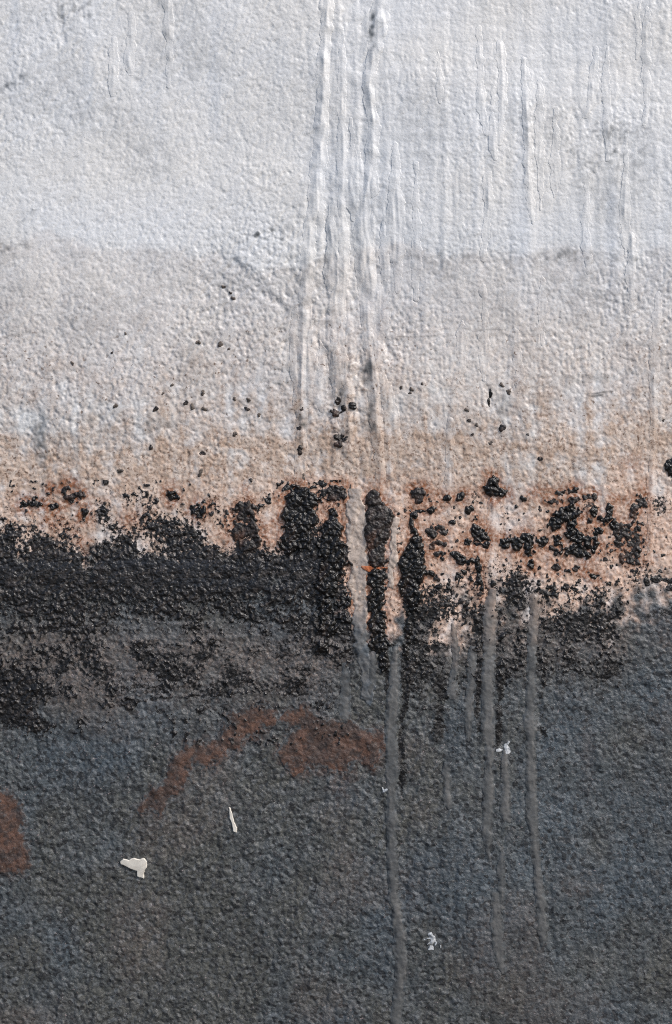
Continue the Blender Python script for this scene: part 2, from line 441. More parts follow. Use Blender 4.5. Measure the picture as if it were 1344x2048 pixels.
M_coat = make_coat()
M_tar = make_tar("black_tar", (0.007, 0.006, 0.0055, 1), (0.014, 0.012, 0.011, 1), (0.026, 0.016, 0.012, 1))
M_tarb = make_tar("brown_tar", (0.012, 0.009, 0.008, 1), (0.052, 0.037, 0.032, 1), (0.085, 0.038, 0.022, 1), (0.3, 0.5))
M_crust = make_tar("tar_film", (0.0095, 0.008, 0.0075, 1), (0.019, 0.017, 0.017, 1), (0.030, 0.022, 0.019, 1), (0.16, 0.34), 0.45)
def dark_tone(g):
    vg = g.n.new('ShaderNodeTexVoronoi'); vg.inputs['Scale'].default_value = 270
    g.l.new(g.co, vg.inputs['Vector'])
    sp = g.n.new('ShaderNodeSeparateColor'); g.l.new(vg.outputs['Color'], sp.inputs[0])
    d = g.mix(g.ramp(sp.outputs[0], 0.5, 1.0, 0, 0.5), (0.085, 0.092, 0.096, 1), (0.15, 0.16, 0.17, 1))
    return g.mix(g.ramp(sp.outputs[1], 0.45, 1.0, 0, 0.8), d, (0.022, 0.022, 0.024, 1))
def make_rust():
    m, nt, p = new_mat("rust_stain")
    g = G(nt)
    c = g.mix(g.ramp(g.noise(38, 4, 0.6), 0.34, 0.62), (0.155, 0.080, 0.054, 1), (0.085, 0.054, 0.043, 1))
    c = g.mix(g.ramp(g.noise(90, 4, 0.65), 0.44, 0.62, 0, 0.85), c, (0.050, 0.038, 0.035, 1))
    c = g.mix(g.ramp(g.noise(300, 4, 0.7), 0.52, 0.68, 0, 0.7), c, (0.030, 0.024, 0.022, 1))
    c = g.mix(g.ramp(g.noise(460, 2, 0.6), 0.66, 0.74, 0, 0.8), c, (0.24, 0.17, 0.13, 1))
    f = g.math('ADD', g.attr('edge'), g.math('MULTIPLY', g.math('SUBTRACT', g.noise(150, 4, 0.7), 0.5), 2.6))
    c = g.mix(g.ramp(f, 0.0, 0.85), dark_tone(g), c)
    g.l.new(c, p.inputs['Base Color']); p.inputs['Roughness'].default_value = 0.45
    g.l.new(g.bump(g.noise(420, 4, 0.7), 0.0012, 0.8), p.inputs['Normal'])
    return m
M_rust = make_rust()
def make_run():
    m, nt, p = new_mat("grey_run")
    g = G(nt)
    c = g.mix(g.ramp(g.noise(45, 4, 0.6, (1, 1, 0.25)), 0.36, 0.66), (0.150, 0.147, 0.143, 1), (0.092, 0.096, 0.098, 1))
    f = g.math('ADD', g.attr('edge'), g.math('MULTIPLY', g.math('SUBTRACT', g.noise(240, 4, 0.7), 0.5), 2.2))
    c = g.mix(g.ramp(f, 0.15, 0.75), dark_tone(g), c)
    c = g.mix(g.math('MULTIPLY', g.attr('tan'), 0.85), c, (0.36, 0.275, 0.225, 1))
    g.l.new(c, p.inputs['Base Color']); p.inputs['Roughness'].default_value = 0.38
    g.l.new(g.bump(g.noise(330, 4, 0.65), 0.0008, 0.6), p.inputs['Normal'])
    return m
M_run = make_run()
M_dirt = make_plain("dirt_speck", (0.16, 0.125, 0.10, 1), (0.06, 0.05, 0.045, 1), 400, 0.6)
M_chip = make_plain("cream_chip", (0.74, 0.70, 0.62, 1), (0.62, 0.57, 0.50, 1), 120, 0.6, 0.0003, 300)
M_splash = make_plain("white_splash", (0.62, 0.64, 0.66, 1), (0.30, 0.32, 0.34, 1), 320, 0.55)
M_core = make_plain("masonry", (0.30, 0.28, 0.26, 1), (0.20, 0.19, 0.18, 1), 12, 0.9, 0.004, 60)
M_ground = make_plain("asphalt", (0.060, 0.060, 0.060, 1), (0.040, 0.040, 0.042, 1), 30, 0.9, 0.004, 160)

# ------------------------------------------------------------------ mesh helpers
def link_mesh(name, co, quads, mat, attrs=None, parent=None, origin=None):
    me = bpy.data.meshes.new(name)
    co = np.asarray(co, np.float32)
    if origin is not None: co = co - np.asarray(origin, np.float32)
    n, q = len(co), len(quads)
    me.vertices.add(n); me.vertices.foreach_set('co', co.ravel())
    me.loops.add(q * 4); me.loops.foreach_set('vertex_index', np.asarray(quads, np.int32).ravel())
    me.polygons.add(q); me.polygons.foreach_set('loop_start', np.arange(0, q * 4, 4, dtype=np.int32))
    me.polygons.foreach_set('use_smooth', np.ones(q, bool))
    me.update(calc_edges=True)
    for k, v in (attrs or {}).items():
        a = me.attributes.new(k, 'FLOAT', 'POINT')
        a.data.foreach_set('value', np.asarray(v, np.float32).ravel())
    me.materials.append(mat)
    o = bpy.data.objects.new(name, me)
    if origin is not None: o.location = origin
    scene.collection.objects.link(o)
    if parent is not None: o.parent = parent
    return o

def grid_quads(nv, nu):
    i = np.arange(nv * nu).reshape(nv, nu)
    # wound so that faces look to the street (-Y)
    return np.stack([i[:-1, :-1], i[1:, :-1], i[1:, 1:], i[:-1, 1:]], -1)

def compact(co, quads, attrs):
    used, inv = np.unique(quads, return_inverse=True)
    return co[used], inv.reshape(quads.shape), {k: v.ravel()[used] for k, v in attrs.items()}

def tag(o, label=None, cat=None, group=None, kind=None):
    if label: o['label'] = label
    if cat: o['category'] = cat
    if group: o['group'] = group
    if kind: o['kind'] = kind
    return o

TOP = [(-60, 1050), (0, 1048), (60, 1040), (110, 1030), (150, 1060), (172, 1096), (195, 1060), (240, 1040), (300, 1030), (350, 1045), (400, 1030), (425, 1078),
       (460, 1082), (480, 1050), (510, 1065), (545, 1092), (575, 1060), (600, 1020), (640, 1050), (672, 1060), (700, 1110)]
BOT = [(-60, 1330), (60, 1310), (160, 1290), (260, 1255), (340, 1250), (420, 1270), (500, 1262), (560, 1250), (620, 1262), (660, 1320), (700, 1330)]
def LOWTAR(a, b):
    low = 2.6 * np.exp(-(((a - 20) / 62) ** 2 + ((b - 1425) / 48) ** 2)) + 1.6 * np.exp(-(((a - 10) / 50) ** 2 + ((b - 1350) / 60) ** 2)) + 2.0 * np.exp(-(((a - 90) / 28) ** 2 + ((b - 1452) / 13) ** 2))
    low = low + 2.8 * np.exp(-(((a - 262) / 17) ** 2 + ((b - 1412) / 16) ** 2))
    low = low + 1.7 * np.exp(-((b - (1408 - (a - 180) * 0.075)) / 5) ** 2) * sst(150, 200, a) * (1 - sst(470, 560, a))
    return low + 1.1 * np.exp(-(((a - 60) / 120) ** 2 + ((b - 1360) / 40) ** 2))

def ell_sd(a, b, es):
    m = np.full(a.shape, -1e9)
    for e in es:
        cu, cv, ra, rb = e[:4]
        th = R(e[4]) if len(e) > 4 else 0
        x = (a - cu) * math.cos(th) + (b - cv) * math.sin(th)
        y = -(a - cu) * math.sin(th) + (b - cv) * math.cos(th)
        m = np.maximum(m, (1 - np.sqrt((x / ra) ** 2 + (y / rb) ** 2)) * min(ra, rb))
    return m

CL = "black tar lumps caked along the stained band"
CLUMPS = [  # ellipses, height mm, material, edge noise, label
    ([(604, 1000, 34, 27), (600, 1035, 37, 35), (596, 1070, 30, 30), (580, 1090, 26, 18)], 3.6, M_tar, 3.5, "large knobbly black tar lump overhanging the black tar film"),
    ([(664, 1062, 22, 26), (660, 1095, 27, 34), (664, 1135, 30, 30), (656, 1165, 26, 30), (690, 1130, 13, 10)], 3.6, M_tar, 3.5, "tall glossy black tar lump hugging the pale tan drip"),
    ([(650, 1215, 16, 26), (655, 1255, 18, 30), (650, 1290, 12, 20), (688, 1200, 16, 14), (690, 1235, 12, 10)], 1.6, M_tar, 5, "ragged tar tail trailing below the tall glossy lump"),
    ([(747, 1000, 16, 22), (760, 1035, 29, 30), (754, 1065, 27, 28), (753, 1100, 20, 26), (757, 1122, 19, 14)], 3.8, M_tarb, 2.2, "long smooth brown-black tar drip beside the pale tan drip"),
    ([(748, 1160, 15, 22), (765, 1150, 9, 26), (752, 1200, 18, 30), (755, 1245, 19, 32), (758, 1285, 20, 22), (768, 1320, 12, 18)], 2.2, M_tar, 3.2, "long black tar streak continuing below the brown-black drip"),
    ([(834, 1095, 17, 26), (826, 1130, 27, 38), (820, 1165, 22, 34), (828, 1195, 15, 24), (860, 1148, 12, 7)], 3.4, M_tar, 3.5, "upright spiky black tar lump right of the pinkish strip"),
    ([(824, 1225, 12, 26), (818, 1265, 9, 30), (815, 1300, 7, 18)], 1.3, M_tar, 3.2, "thin tar tail below the upright spiky lump"),
    ([(672, 988, 17, 15), (684, 990, 9, 10)], 2.6, M_tarb, 2, "small round brown tar knob above the tall glossy lump"),
    ([(668, 1025, 9, 10), (664, 1040, 6, 14)], 1.8, M_tar, 2, "little hooked tar knob just above the tall glossy lump"),
    ([(836, 988, 15, 13), (836, 1000, 9, 6)], 2.2, M_tarb, 2.2, "round brown-black tar knob above the C-shaped tar arc"),
    ([(982, 982, 16, 13), (987, 966, 11, 12), (1006, 985, 9, 9)], 3.4, M_tar, 2.2, "fat round black tar knob standing alone above the others"),
    ([(823, 1050, 5, 22), (828, 1030, 8, 8), (842, 1022, 12, 5), (828, 1062, 7, 6)], 1.5, M_tar, 1.3, "C-shaped black tar arc"),
    ([(862, 1022, 8, 8)], 1.5, M_tar, 1.5, "small round tar bead at the tip of the C-shaped arc"),
    ([(862, 1065, 11, 14), (878, 1055, 12, 6), (892, 1065, 7, 10), (880, 1086, 20, 5), (864, 1092, 6, 12), (872, 1108, 12, 4)], 1.4, M_tarb, 3, "broken ring of brown tar crumbs beside the C-shaped arc"),
    ([(952, 1058, 9, 24), (960, 1072, 13, 14), (976, 1078, 13, 4)], 2.2, M_tar, 2.4, "upright tar lump with a short sideways tail"),
    ([(935, 1084, 8, 8)], 1.4, M_tar, 1.6, "small tar bead left of the upright tailed lump"),
    ([(972, 1090, 8, 9), (955, 1088, 12, 4)], 1.3, M_tar, 1.6, "small tar bead under the upright tailed lump"),
    ([(1010, 1088, 12, 14), (1032, 1085, 12, 14), (1052, 1076, 14, 10), (1058, 1096, 9, 18)], 1.9, M_tar, 2.6, "wide bow-shaped tar lump"),
    ([(920, 1118, 20, 10, 25), (908, 1108, 8, 8), (945, 1120, 6, 6)], 1.9, M_tar, 1.8, "slanting bean-shaped tar lump"),
    ([(956, 1128, 6, 16), (958, 1155, 6, 18), (964, 1172, 4, 10)], 1.4, M_tar, 2.2, "thin upright tar squiggle under the bean-shaped lump"),
    ([(1130, 1030, 25, 14), (1112, 1050, 15, 22), (1118, 1080, 14, 16), (1148, 1075, 26, 12), (1150, 1100, 30, 16), (1176, 1090, 12, 20), (1140, 1050, 12, 14)], 1.9, M_tar, 5.5, "largest cluster of knobbly tar, broad and full of gaps"),
    ([(1086, 1082, 12, 12)], 1.5, M_tar, 3, "tar crumb at the edge of the largest cluster"),
    ([(1118, 986, 20, 6), (1140, 982, 14, 5), (1112, 1003, 14, 5), (1150, 1000, 12, 4)], 0.9, M_tarb, 3, "thin brown tar scabs above the largest cluster"),
    ([(1172, 994, 10, 6), (1188, 994, 6, 8)], 1.2, M_tarb, 2, "brown tar fleck beside the thin scabs"),
    ([(1190, 1022, 8, 12), (1198, 1036, 11, 5, 30), (1180, 1042, 7, 6)], 1.6, M_tar, 1.8, "hooked tar lump between the cluster and the S-shaped lump"),
    ([(1218, 1020, 8, 14), (1216, 1036, 8, 10), (1226, 1050, 9, 10)], 2.2, M_tar, 1.5, "S-shaped smooth black tar lump"),
    ([(1192, 1078, 8, 20), (1198, 1062, 10, 6)], 1.8, M_tar, 2, "upright black tar bar below the S-shaped lump"),
    ([(1246, 1062, 20, 26), (1268, 1078, 22, 28), (1260, 1110, 24, 18), (1236, 1088, 12, 16)], 1.1, M_tarb, 9, "wide mottled brown-black tar scab"),
    ([(1278, 1010, 14, 20), (1264, 1026, 8, 12)], 0.8, M_tarb, 7, "thin brown tar scab above the mottled scab"),
    ([(1344, 934, 16, 20), (1362, 930, 20, 24)], 3.0, M_tar, 3, "lone black tar lump near the top of the band"),
    ([(488, 1030, 18, 24), (480, 1062, 22, 24), (502, 1060, 16, 18), (494, 1088, 24, 14)], 1.6, M_tarb, 6, "brown-centred tar lump rising from the black tar film"),
    ([(704, 812, 8, 8)], 3.0, M_tar, 1, "round black tar pebble in the drippy white paint"),
    ([(676, 800, 8, 9), (674, 826, 10, 9), (686, 818, 7, 8)], 1.6, M_tarb, 2.5, "dark pebble cluster next to the round black pebble"),
    ([(684, 876, 12, 8), (676, 888, 9, 7)], 1.4, M_tarb, 3, "dull dark smudge of tar below the pebble cluster"),
    ([(1062, 1128, 8, 10)], 1.5, M_tar, 1.4, "tar bead right of the thin upright squiggle"),
    ([(1112, 1134, 11, 8, 20)], 1.5, M_tarb, 1.4, "oval brown tar bead under the largest cluster"),
    ([(1152, 1136, 8, 6)], 1.3, M_tarb, 1.4, "flat tar bead beside the oval brown one"),
    ([(1190, 1152, 10, 6)], 1.3, M_tar, 1.6, "tar bead directly above the thin broken film"),
    ([(896, 996, 9, 7)], 1.7, M_tar, 1.2, "smooth tar bead left of a notched one"),
    ([(922, 992, 8, 8), (916, 998, 6, 4)], 1.6, M_tar, 1.4, "notched tar bead left of the fat round knob"),
    ([(168, 1024, 6, 10)], 1.6, M_tar, 2, "upright tar knob at the pale gap in the film"),
    ([(108, 1012, 9, 7)], 1.6, M_tar, 2, "flat tar knob beside the crumbly scab above the film"),
    ([(50, 1008, 14, 10), (72, 1004, 8, 8)], 1.0, M_tar, 5, "crumbly tar scab above the film"),
    ([(124, 980, 16, 9), (140, 992, 14, 6)], 0.8, M_tarb, 6, "blue-grey smudged tar scab above the film"),
    ([(410, 1000, 10, 9), (398, 1020, 14, 12)], 1.1, M_tar, 5, "spidery tar scab above the film"),
    ([(346, 992, 10, 8)], 1.0, M_tar, 4, "small spidery tar scab above the film"),
    ([(978, 805, 4, 10), (980, 790, 3, 8)], 1.0, M_tar, 1, "narrow upright tar slit in the white coat"),
]

def f_tar(U, V):
    """how much tar has soaked into the grit (about 0 = half covered)"""
    e = tab(U, DARK_EDGE)
    l = np.minimum(np.minimum((V - tab(U, TOP) - 8) / 32, 1.2 - 0.9 * sst(1190, 1260, V)), (tab(U, BOT) + 75 - V) / 70)
    l = np.minimum(l, (705 - U) / 12)
    l = np.maximum(l, 2.2 * LOWTAR(U, V) - 3)
    r = np.minimum(np.minimum((V - e + 30) / 40, (1360 - V) / 30), 0.25) - 2.4 * sst(1235, 1262, U) - 3 * (1 - sst(795, 812, U))
    r = r + 0.35 * np.exp(-((U - 870) / 45) ** 2) * sst(1200, 1260, V)
    c = -2.9 + 2.5 * np.exp(-((U - 860) / 70) ** 2 - ((V - 1430) / 130) ** 2) + 2.3 * np.exp(-((U - 1030) / 26) ** 2 - ((V - 1390) / 90) ** 2)
    for x, v0_, v1_, w in ((806, 1330, 1640, 7), (955, 1240, 1480, 8), (999, 1260, 1560, 7), (1088, 1250, 1480, 7), (770, 1320, 1420, 6), (880, 1280, 1520, 14)):
        c = np.maximum(c, -2.9 + 4.6 * np.exp(-((U - x - 3 * samp(N25, U, V)) / (w * 1.4)) ** 2) * sst(v0_ - 40, v0_ + 20, V) * (1 - sst(v1_ - 90, v1_ + 40, V)))
    c = np.where(V > e, c, -3)
    f = np.where(V < e + 40, -3 + 2.0 * sst(930, 1010, V), -3)
    x = np.maximum.reduce([l, r, c, f])
    x = x + (0.45 * samp(N12, U, V) + 0.35 * samp(N25, U, V) + (0.45 * samp(NH, U, V) + 0.45 * samp(N9, U, V) + 0.4 * samp(N25b, U, V)) * sst(1180, 1250, V)) * sst(-2.9, -1.5, x)
    return np.clip(x, -3, 3) / 6 + 0.5

def f_halo(U, V):
    h = np.zeros(U.shape)
    b = (V > 900) & (V < 1360) & (U > -80) & (U < 1424)
    u, v = U[b], V[b]
    d = np.full(u.shape, -1e9)
    for es, *_ in CLUMPS:
        if es[0][1] > 940: d = np.maximum(d, ell_sd(u, v, es))
    k = sst(-26, 2, d + 5 * samp(N9, u, v))
    k = np.maximum(k, 0.9 * np.exp(-((v - tab(u, TOP) - 8) / 26) ** 2) * (1 - sst(640, 700, u)) * sst(-0.7, 0.9, samp(N25b, u, v)))
    k = np.maximum(k, 0.8 * np.exp(-((u - 1255) / 45) ** 2 - ((v - 1065) / 55) ** 2))
    k = np.maximum(k, 0.6 * np.exp(-((u - 1265) / 25) ** 2 - ((v - 925) / 22) ** 2))
    h[b] = k
    return h

def coat_attrs(U, V):
    rust = np.zeros(U.shape)
    for P in (RUST_1, RUST_2, RUST_3):
        P_ = np.array(P)
        b = (U > P_[:, 0].min() - 80) & (U < P_[:, 0].max() + 80) & (V > P_[:, 1].min() - 60) & (V < P_[:, 1].max() + 110)
        if b.any():
            d = poly_sd(U[b], V[b], P)
            rust[b] = np.maximum(rust[b], 0.9 * sst(-16, 10, d + 6 * samp(N12, U[b], V[b]) + 4 * samp(N4x, U[b], V[b])))
    rust = rust + 0.5 * np.exp(-(((U - 680) / 70) ** 2 + ((V - 1565) / 30) ** 2)) * sst(-0.5, 1, samp(N6, U, V) + samp(N25, U, V))
    rust = rust + 0.3 * np.exp(-(((U - 1175) / 12) ** 2 + ((V - 1500) / 60) ** 2))
    return dict(stain=f_stain(U, V), pink=f_pink(U, V), dark=f_dark(U, V), brown=f_brown(U, V), blue=f_blue(U, V), grime_slit=f_grime_slit(U, V), rust=np.clip(rust, 0, 1), tar=f_tar(U, V), halo=f_halo(U, V))

# ------------------------------------------------------------------ ground and wall
GROUND_V = 1024 + ZC / MM
def out(a, b, n):                      # spacing that grows away from the surveyed part
    return a + (b - a) * (np.linspace(0, 1, n + 1)[1:] ** 1.6)
uf = np.arange(-34, 1344 + 34 + .1, S); vf = np.arange(-34, 2048 + 34 + .1, S)
us = np.concatenate([out(uf[0], -3000, 45)[::-1], uf, out(uf[-1], 4344, 45)])
vs = np.concatenate([out(vf[0], -2000, 40)[::-1], vf, out(vf[-1], GROUND_V + 40, 40)])
U, V = np.meshgrid(us, vs)
HB = relief(U, V)
ATT = coat_attrs(U, V)
CO = world_xyz(U, V, HB).reshape(-1, 3)
Q = grid_quads(len(vs), len(us))

ground_bm = []
gx = np.linspace(-14, 14, 60); gy = np.linspace(-26, 2, 60)
GX, GY = np.meshgrid(gx, gy)
gq = grid_quads(60, 60).reshape(-1, 4)[:, ::-1]
gz = 0.004 * np.sin(GX * 2.1 + 1.3 * np.sin(GY)) * np.cos(GY * 1.7)
ground = link_mesh("ground", np.stack([GX, GY, gz - 0.004], -1).reshape(-1, 3), gq, M_ground)
tag(ground, kind='structure')

wall = bpy.data.objects.new("rendered_wall", None)
scene.collection.objects.link(wall)
tag(wall, "weathered rendered wall, white paint above, stained band, dark grey paint below", "wall")

# masonry behind the paint, closed at the back, top and ends
def box(name, x0, x1, y0, y1, z0, z1, mat, parent):
    co = np.array([(x, y, z) for x in (x0, x1) for y in (y0, y1) for z in (z0, z1)], float)
    q = np.array([(0, 1, 3, 2), (4, 6, 7, 5), (0, 4, 5, 1), (2, 3, 7, 6), (0, 2, 6, 4), (1, 5, 7, 3)])
    o = link_mesh(name, co, q, mat, None, parent)
    o.data.polygons.foreach_set('use_smooth', np.zeros(6, bool))
    return o
box("masonry_core", (us[0] - 672) * MM, (us[-1] - 672) * MM, 0.012, 0.30, -0.01, ZC + (1024 - vs[0]) * MM, M_core, wall)

Uq = U[:-1, :-1]; Vq = V[:-1, :-1]
cls = np.full(Uq.shape, 0)
cls[Vq + 14 * samp(N25, Uq, Vq) > 862] = 1
cls[f_dark(Uq, Vq) > 0.5] = 2
for k, nm, lb in ((0, "white_coat", "chalky white stippled paint coat"), (1, "stained_band", "tan rust-stained strip of bare grit"), (2, "dark_coat", "gritty blue-grey paint coat")):
    c, q, a = compact(CO, Q[cls == k], ATT)
    tag(link_mesh(nm, c, q, M_coat, a, wall), lb)

# interpolation of the finished relief for everything that lies on it
HF = relief(*np.meshgrid(U0 + S * np.arange(NU), V0 + S * np.arange(NV)))
def base_h(Uo, Vo): return samp(HF, Uo, Vo)

def overlay(name, bbox, mfun, thick, mat, step=1.0, parent=None, profile=5.0, lumps=None, attrs=False, flat=False, soft=False):
    """a layer or lump lying on the wall: mfun > 0 inside (survey units), thick in metres, edge rounded over `profile`"""
    u0, v0, u1, v1 = bbox
    Uo, Vo = np.meshgrid(np.arange(u0, u1 + step, step), np.arange(v0, v1 + step, step))
    m = mfun(Uo, Vo)
    t = np.clip(m / profile, 0, 1)
    dome = np.sqrt(np.clip(1 - (1 - t) ** 2, 0, 1))
    if soft: dome = t * t * (3 - 2 * t)
    if callable(flat): flat = flat(Uo, Vo)
    if flat is not False: b = flat * samp(HFS, Uo, Vo) + (1 - flat) * base_h(Uo, Vo)
    else: b = base_h(Uo, Vo)
    h = b + thick * dome
    if lumps is not None: h = h + lumps(Uo, Vo) * t
    h = np.where(m > 0, h, np.minimum(b, base_h(Uo, Vo)) - 0.0005)
    q = grid_quads(*Uo.shape)
    keep = np.maximum.reduce([m[:-1, :-1], m[1:, :-1], m[1:, 1:], m[:-1, 1:]]) > 0
    q = q[keep]
    if not len(q): return None
    edge = t
    at = attrs(Uo, Vo) if callable(attrs) else coat_attrs(Uo, Vo) if attrs else {}
    at['edge'] = edge
    c, q, at = compact(world_xyz(Uo, Vo, h).reshape(-1, 3), q, at)
    org = None
    if parent is None:
        org = c.mean(0).copy()
    return link_mesh(name, c, q, mat, at, parent, org)

# relief without the grit, for smooth runs that have flowed over it
def blur(F, s):
    f = np.exp(-2 * math.pi ** 2 * s * s * (fu ** 2 + fv ** 2))
    return np.real(np.fft.ifft2(np.fft.fft2(F) * f)).astype(np.float32)
HFS = blur(HF, 7) + 0.0002

# ------------------------------------------------------------------ runs of white paint in the upper coat
WHITE_RUNS = [  # points (u, v, half width), height mm, edge rounding
    ([(656, -30, 7), (653, 40, 7), (649, 100, 6), (646, 180, 7), (643, 260, 7), (638, 330, 8), (631, 400, 8), (620, 470, 7), (613, 560, 7), (608, 650, 6), (605, 720, 6), (602, 800, 6), (606, 880, 5), (612, 950, 3)], 2.3),
    ([(762, -30, 9), (757, 50, 10), (751, 90, 8), (742, 140, 7), (738, 190, 6), (747, 250, 6), (742, 330, 6), (730, 400, 7), (725, 470, 9), (732, 540, 11), (736, 620, 9), (738, 690, 6), (745, 745, 6), (748, 800, 7), (756, 870, 7), (762, 930, 6), (760, 980, 4)], 2.2),
    ([(1048, 120, 3), (1050, 190, 4), (1054, 260, 5), (1055, 340, 4), (1060, 400, 4), (1064, 445, 2)], 1.5),
    ([(958, 60, 3), (960, 150, 4), (962, 220, 5), (972, 270, 3)], 1.1),
    ([(1000, 90, 3), (1004, 160, 5), (1002, 220, 4), (998, 290, 2)], 1.0),
    ([(1192, 100, 3), (1186, 160, 5), (1182, 205, 4), (1170, 232, 2)], 1.2),
    ([(1292, 20, 3), (1290, 110, 5), (1293, 180, 4), (1290, 250, 2)], 1.2),
    ([(264, 30, 3), (262, 80, 5), (258, 130, 5), (260, 150, 2)], 1.2),
    ([(227, 80, 3), (228, 140, 5), (226, 190, 3)], 1.0),
    ([(336, -20, 4), (338, 60, 5), (340, 110, 4), (338, 170, 2)], 1.2),
    ([(683, 60, 3), (684, 180, 4), (686, 330, 5), (684, 420, 4), (688, 520, 6), (684, 620, 5), (679, 700, 3)], 1.1),
    ([(973, 350, 3), (975, 420, 5), (968, 480, 4), (965, 520, 2)], 1.1),
    ([(1262, 470, 2), (1264, 510, 5), (1260, 560, 4), (1266, 620, 2)], 1.0),
    ([(1085, 560, 3), (1083, 620, 4), (1086, 690, 2)], .9),
    ([(1318, 590, 3), (1314, 660, 5), (1309, 760, 5), (1308, 860, 4), (1303, 980, 4), (1300, 1080, 4), (1298, 1160, 2)], 1.2),
    ([(902, 840, 3), (900, 900, 4), (899, 960, 5), (902, 1000, 3)], .9),
    ([(985, 960, 4), (988, 1040, 7), (985, 1110, 8), (980, 1170, 5)], .9),
    ([(764, 750, 4), (776, 800, 8), (784, 850, 9), (778, 910, 8), (782, 950, 5)], 1.3),
]
rr = np.random.default_rng(5)
for k in range(16):                    # faint parallel runs of the drippy strip
    u0_ = 590 + 14 * k + rr.uniform(-5, 5); v0_ = rr.uniform(150, 720); ln = rr.uniform(120, 320)
    WHITE_RUNS.append(([(u0_ + rr.uniform(-5, 5), v0_ + ln * t, w) for t, w in ((0, 2), (.25, rr.uniform(3, 6)), (.5, rr.uniform(4, 8)), (.8, rr.uniform(4, 9)), (1, 2))], rr.uniform(0.6, 1.3)))
for k in range(12):                    # and of the brushed right side
    u0_ = 840 + 40 * k + rr.uniform(-15, 15); v0_ = rr.uniform(-20, 700); ln = rr.uniform(100, 280)
    WHITE_RUNS.append(([(u0_ + rr.uniform(-3, 3), v0_ + ln * t, w) for t, w in ((0, 1.5), (.3, rr.uniform(2, 5)), (.7, rr.uniform(3, 6)), (1, 1.5))], rr.uniform(0.25, 0.55)))
for pts, hmm in WHITE_RUNS:
    pts = [(a, b, w * 1.75) for a, b, w in pts]
    P = np.array(pts)
    bb = (P[:, 0].min() - 24, P[:, 1].min() - 10, P[:, 0].max() + 24, P[:, 1].max() + 10)
    overlay("paint_run", bb, lambda a, b, pts=pts: line_sd(a, b, pts) + 1.5 + 1.0 * samp(N9, a, b) + 1.4 * samp(N4x, a, b), hmm * 0.00055, M_coat, 1.3, wall,
            profile=15, lumps=lambda a, b: 0.00025 * samp(N9, a, b) + 0.0002 * samp(N4v, a, b), attrs=True, flat=0.8, soft=True)

# smooth grey runs over the dark coat
GREY_RUNS = [
    ([(792, 1300, 5), (787, 1380, 10), (782, 1460, 11), (784, 1560, 10), (783, 1660, 9), (785, 1740, 9), (790, 1800, 8), (798, 1870, 11), (803, 1930, 11), (797, 1990, 10), (788, 2070, 11)], 1.5, "long smooth grey drip running down the dark paint"),
    ([(984, 1185, 8), (980, 1250, 11), (977, 1340, 12), (975, 1420, 11), (979, 1500, 10), (977, 1590, 9), (974, 1660, 8), (978, 1720, 3)], 1.4, None),
    ([(1068, 1195, 7), (1065, 1280, 8), (1063, 1360, 9), (1061, 1450, 9), (1062, 1540, 9), (1064, 1620, 9), (1070, 1700, 7), (1078, 1770, 8), (1084, 1850, 8), (1086, 1890, 3)], 1.3, None),
    ([(945, 1300, 6), (942, 1360, 8), (938, 1430, 7), (936, 1480, 3)], .9, None),
    ([(892, 1530, 5), (894, 1575, 8), (896, 1612, 4)], .9, None),
    ([(745, 1310, 7), (742, 1360, 9), (739, 1395, 4)], 1.0, None),
    ([(990, 1790, 8), (994, 1850, 11), (1000, 1910, 10), (1006, 1945, 4)], .7, None),
    ([(1002, 1700, 3), (1003, 1760, 6), (1002, 1815, 3)], .9, None),
]
for cu, v0_, v1_, w in ((908, 1250, 1400, 7), (1012, 1500, 1640, 7), (690, 1330, 1440, 9)):
    GREY_RUNS.append(([(cu + rr.uniform(-4, 4), v0_ + (v1_ - v0_) * t, w * k) for t, k in ((0, .4), (.3, .9), (.6, 1), (.9, 1.1), (1, .5))], .7, None))
for pts, hmm, lb in GREY_RUNS:
    P = np.array(pts)
    bb = (P[:, 0].min() - 20, P[:, 1].min() - 8, P[:, 0].max() + 20, P[:, 1].max() + 8)
    o = overlay("paint_run", bb, lambda a, b, pts=pts: line_sd(a, b, pts) + 2.5 + 0.8 * samp(N12, a, b) + 1.0 * samp(N4x, a, b) + 0.8 * samp(N2, a, b), hmm * 0.0006, M_run, 1.3, wall,
                profile=9, lumps=lambda a, b: 0.00010 * samp(N9, a, b) + 0.0001 * samp(N3, a, b), flat=0.75, soft=True,
                attrs=lambda a, b: dict(tan=(1 - sst(1200, 1320, b + 14 * samp(N12, a, b))) * (0.7 + 0.2 * samp(N6, a, b))))
    if lb: tag(o, lb)

# pale run left standing between the tar lumps
def make_pale():
    m, nt, p = new_mat("pale_run")
    g = G(nt)
    c = g.mix(g.ramp(g.noise(45, 4, 0.6, (1, 1, 0.3)), 0.36, 0.66), (0.56, 0.46, 0.39, 1), (0.38, 0.33, 0.30, 1))
    c = g.mix(g.ramp(g.noise(300, 4, 0.65), 0.5, 0.68, 0, 0.7), c, (0.22, 0.15, 0.11, 1))
    d = g.mix(g.ramp(g.noise(60, 4, 0.6), 0.36, 0.66), (0.135, 0.135, 0.135, 1), (0.085, 0.10, 0.115, 1))
    c = g.mix(g.attr('grey'), c, d)
    g.l.new(c, p.inputs['Base Color']); p.inputs['Roughness'].default_value = 0.42
    g.l.new(g.bump(g.noise(350, 4, 0.65), 0.0008, 0.6), p.inputs['Normal'])
    return m
M_pale = make_pale()
PALE_RUNS = [
    [(712, 985, 14), (714, 1040, 19), (716, 1100, 19), (717, 1160, 17), (720, 1220, 14), (722, 1280, 13), (730, 1340, 13), (737, 1385, 11), (740, 1410, 7)],
    [(790, 1040, 7), (786, 1100, 8), (782, 1150, 7), (786, 1180, 3)],
]
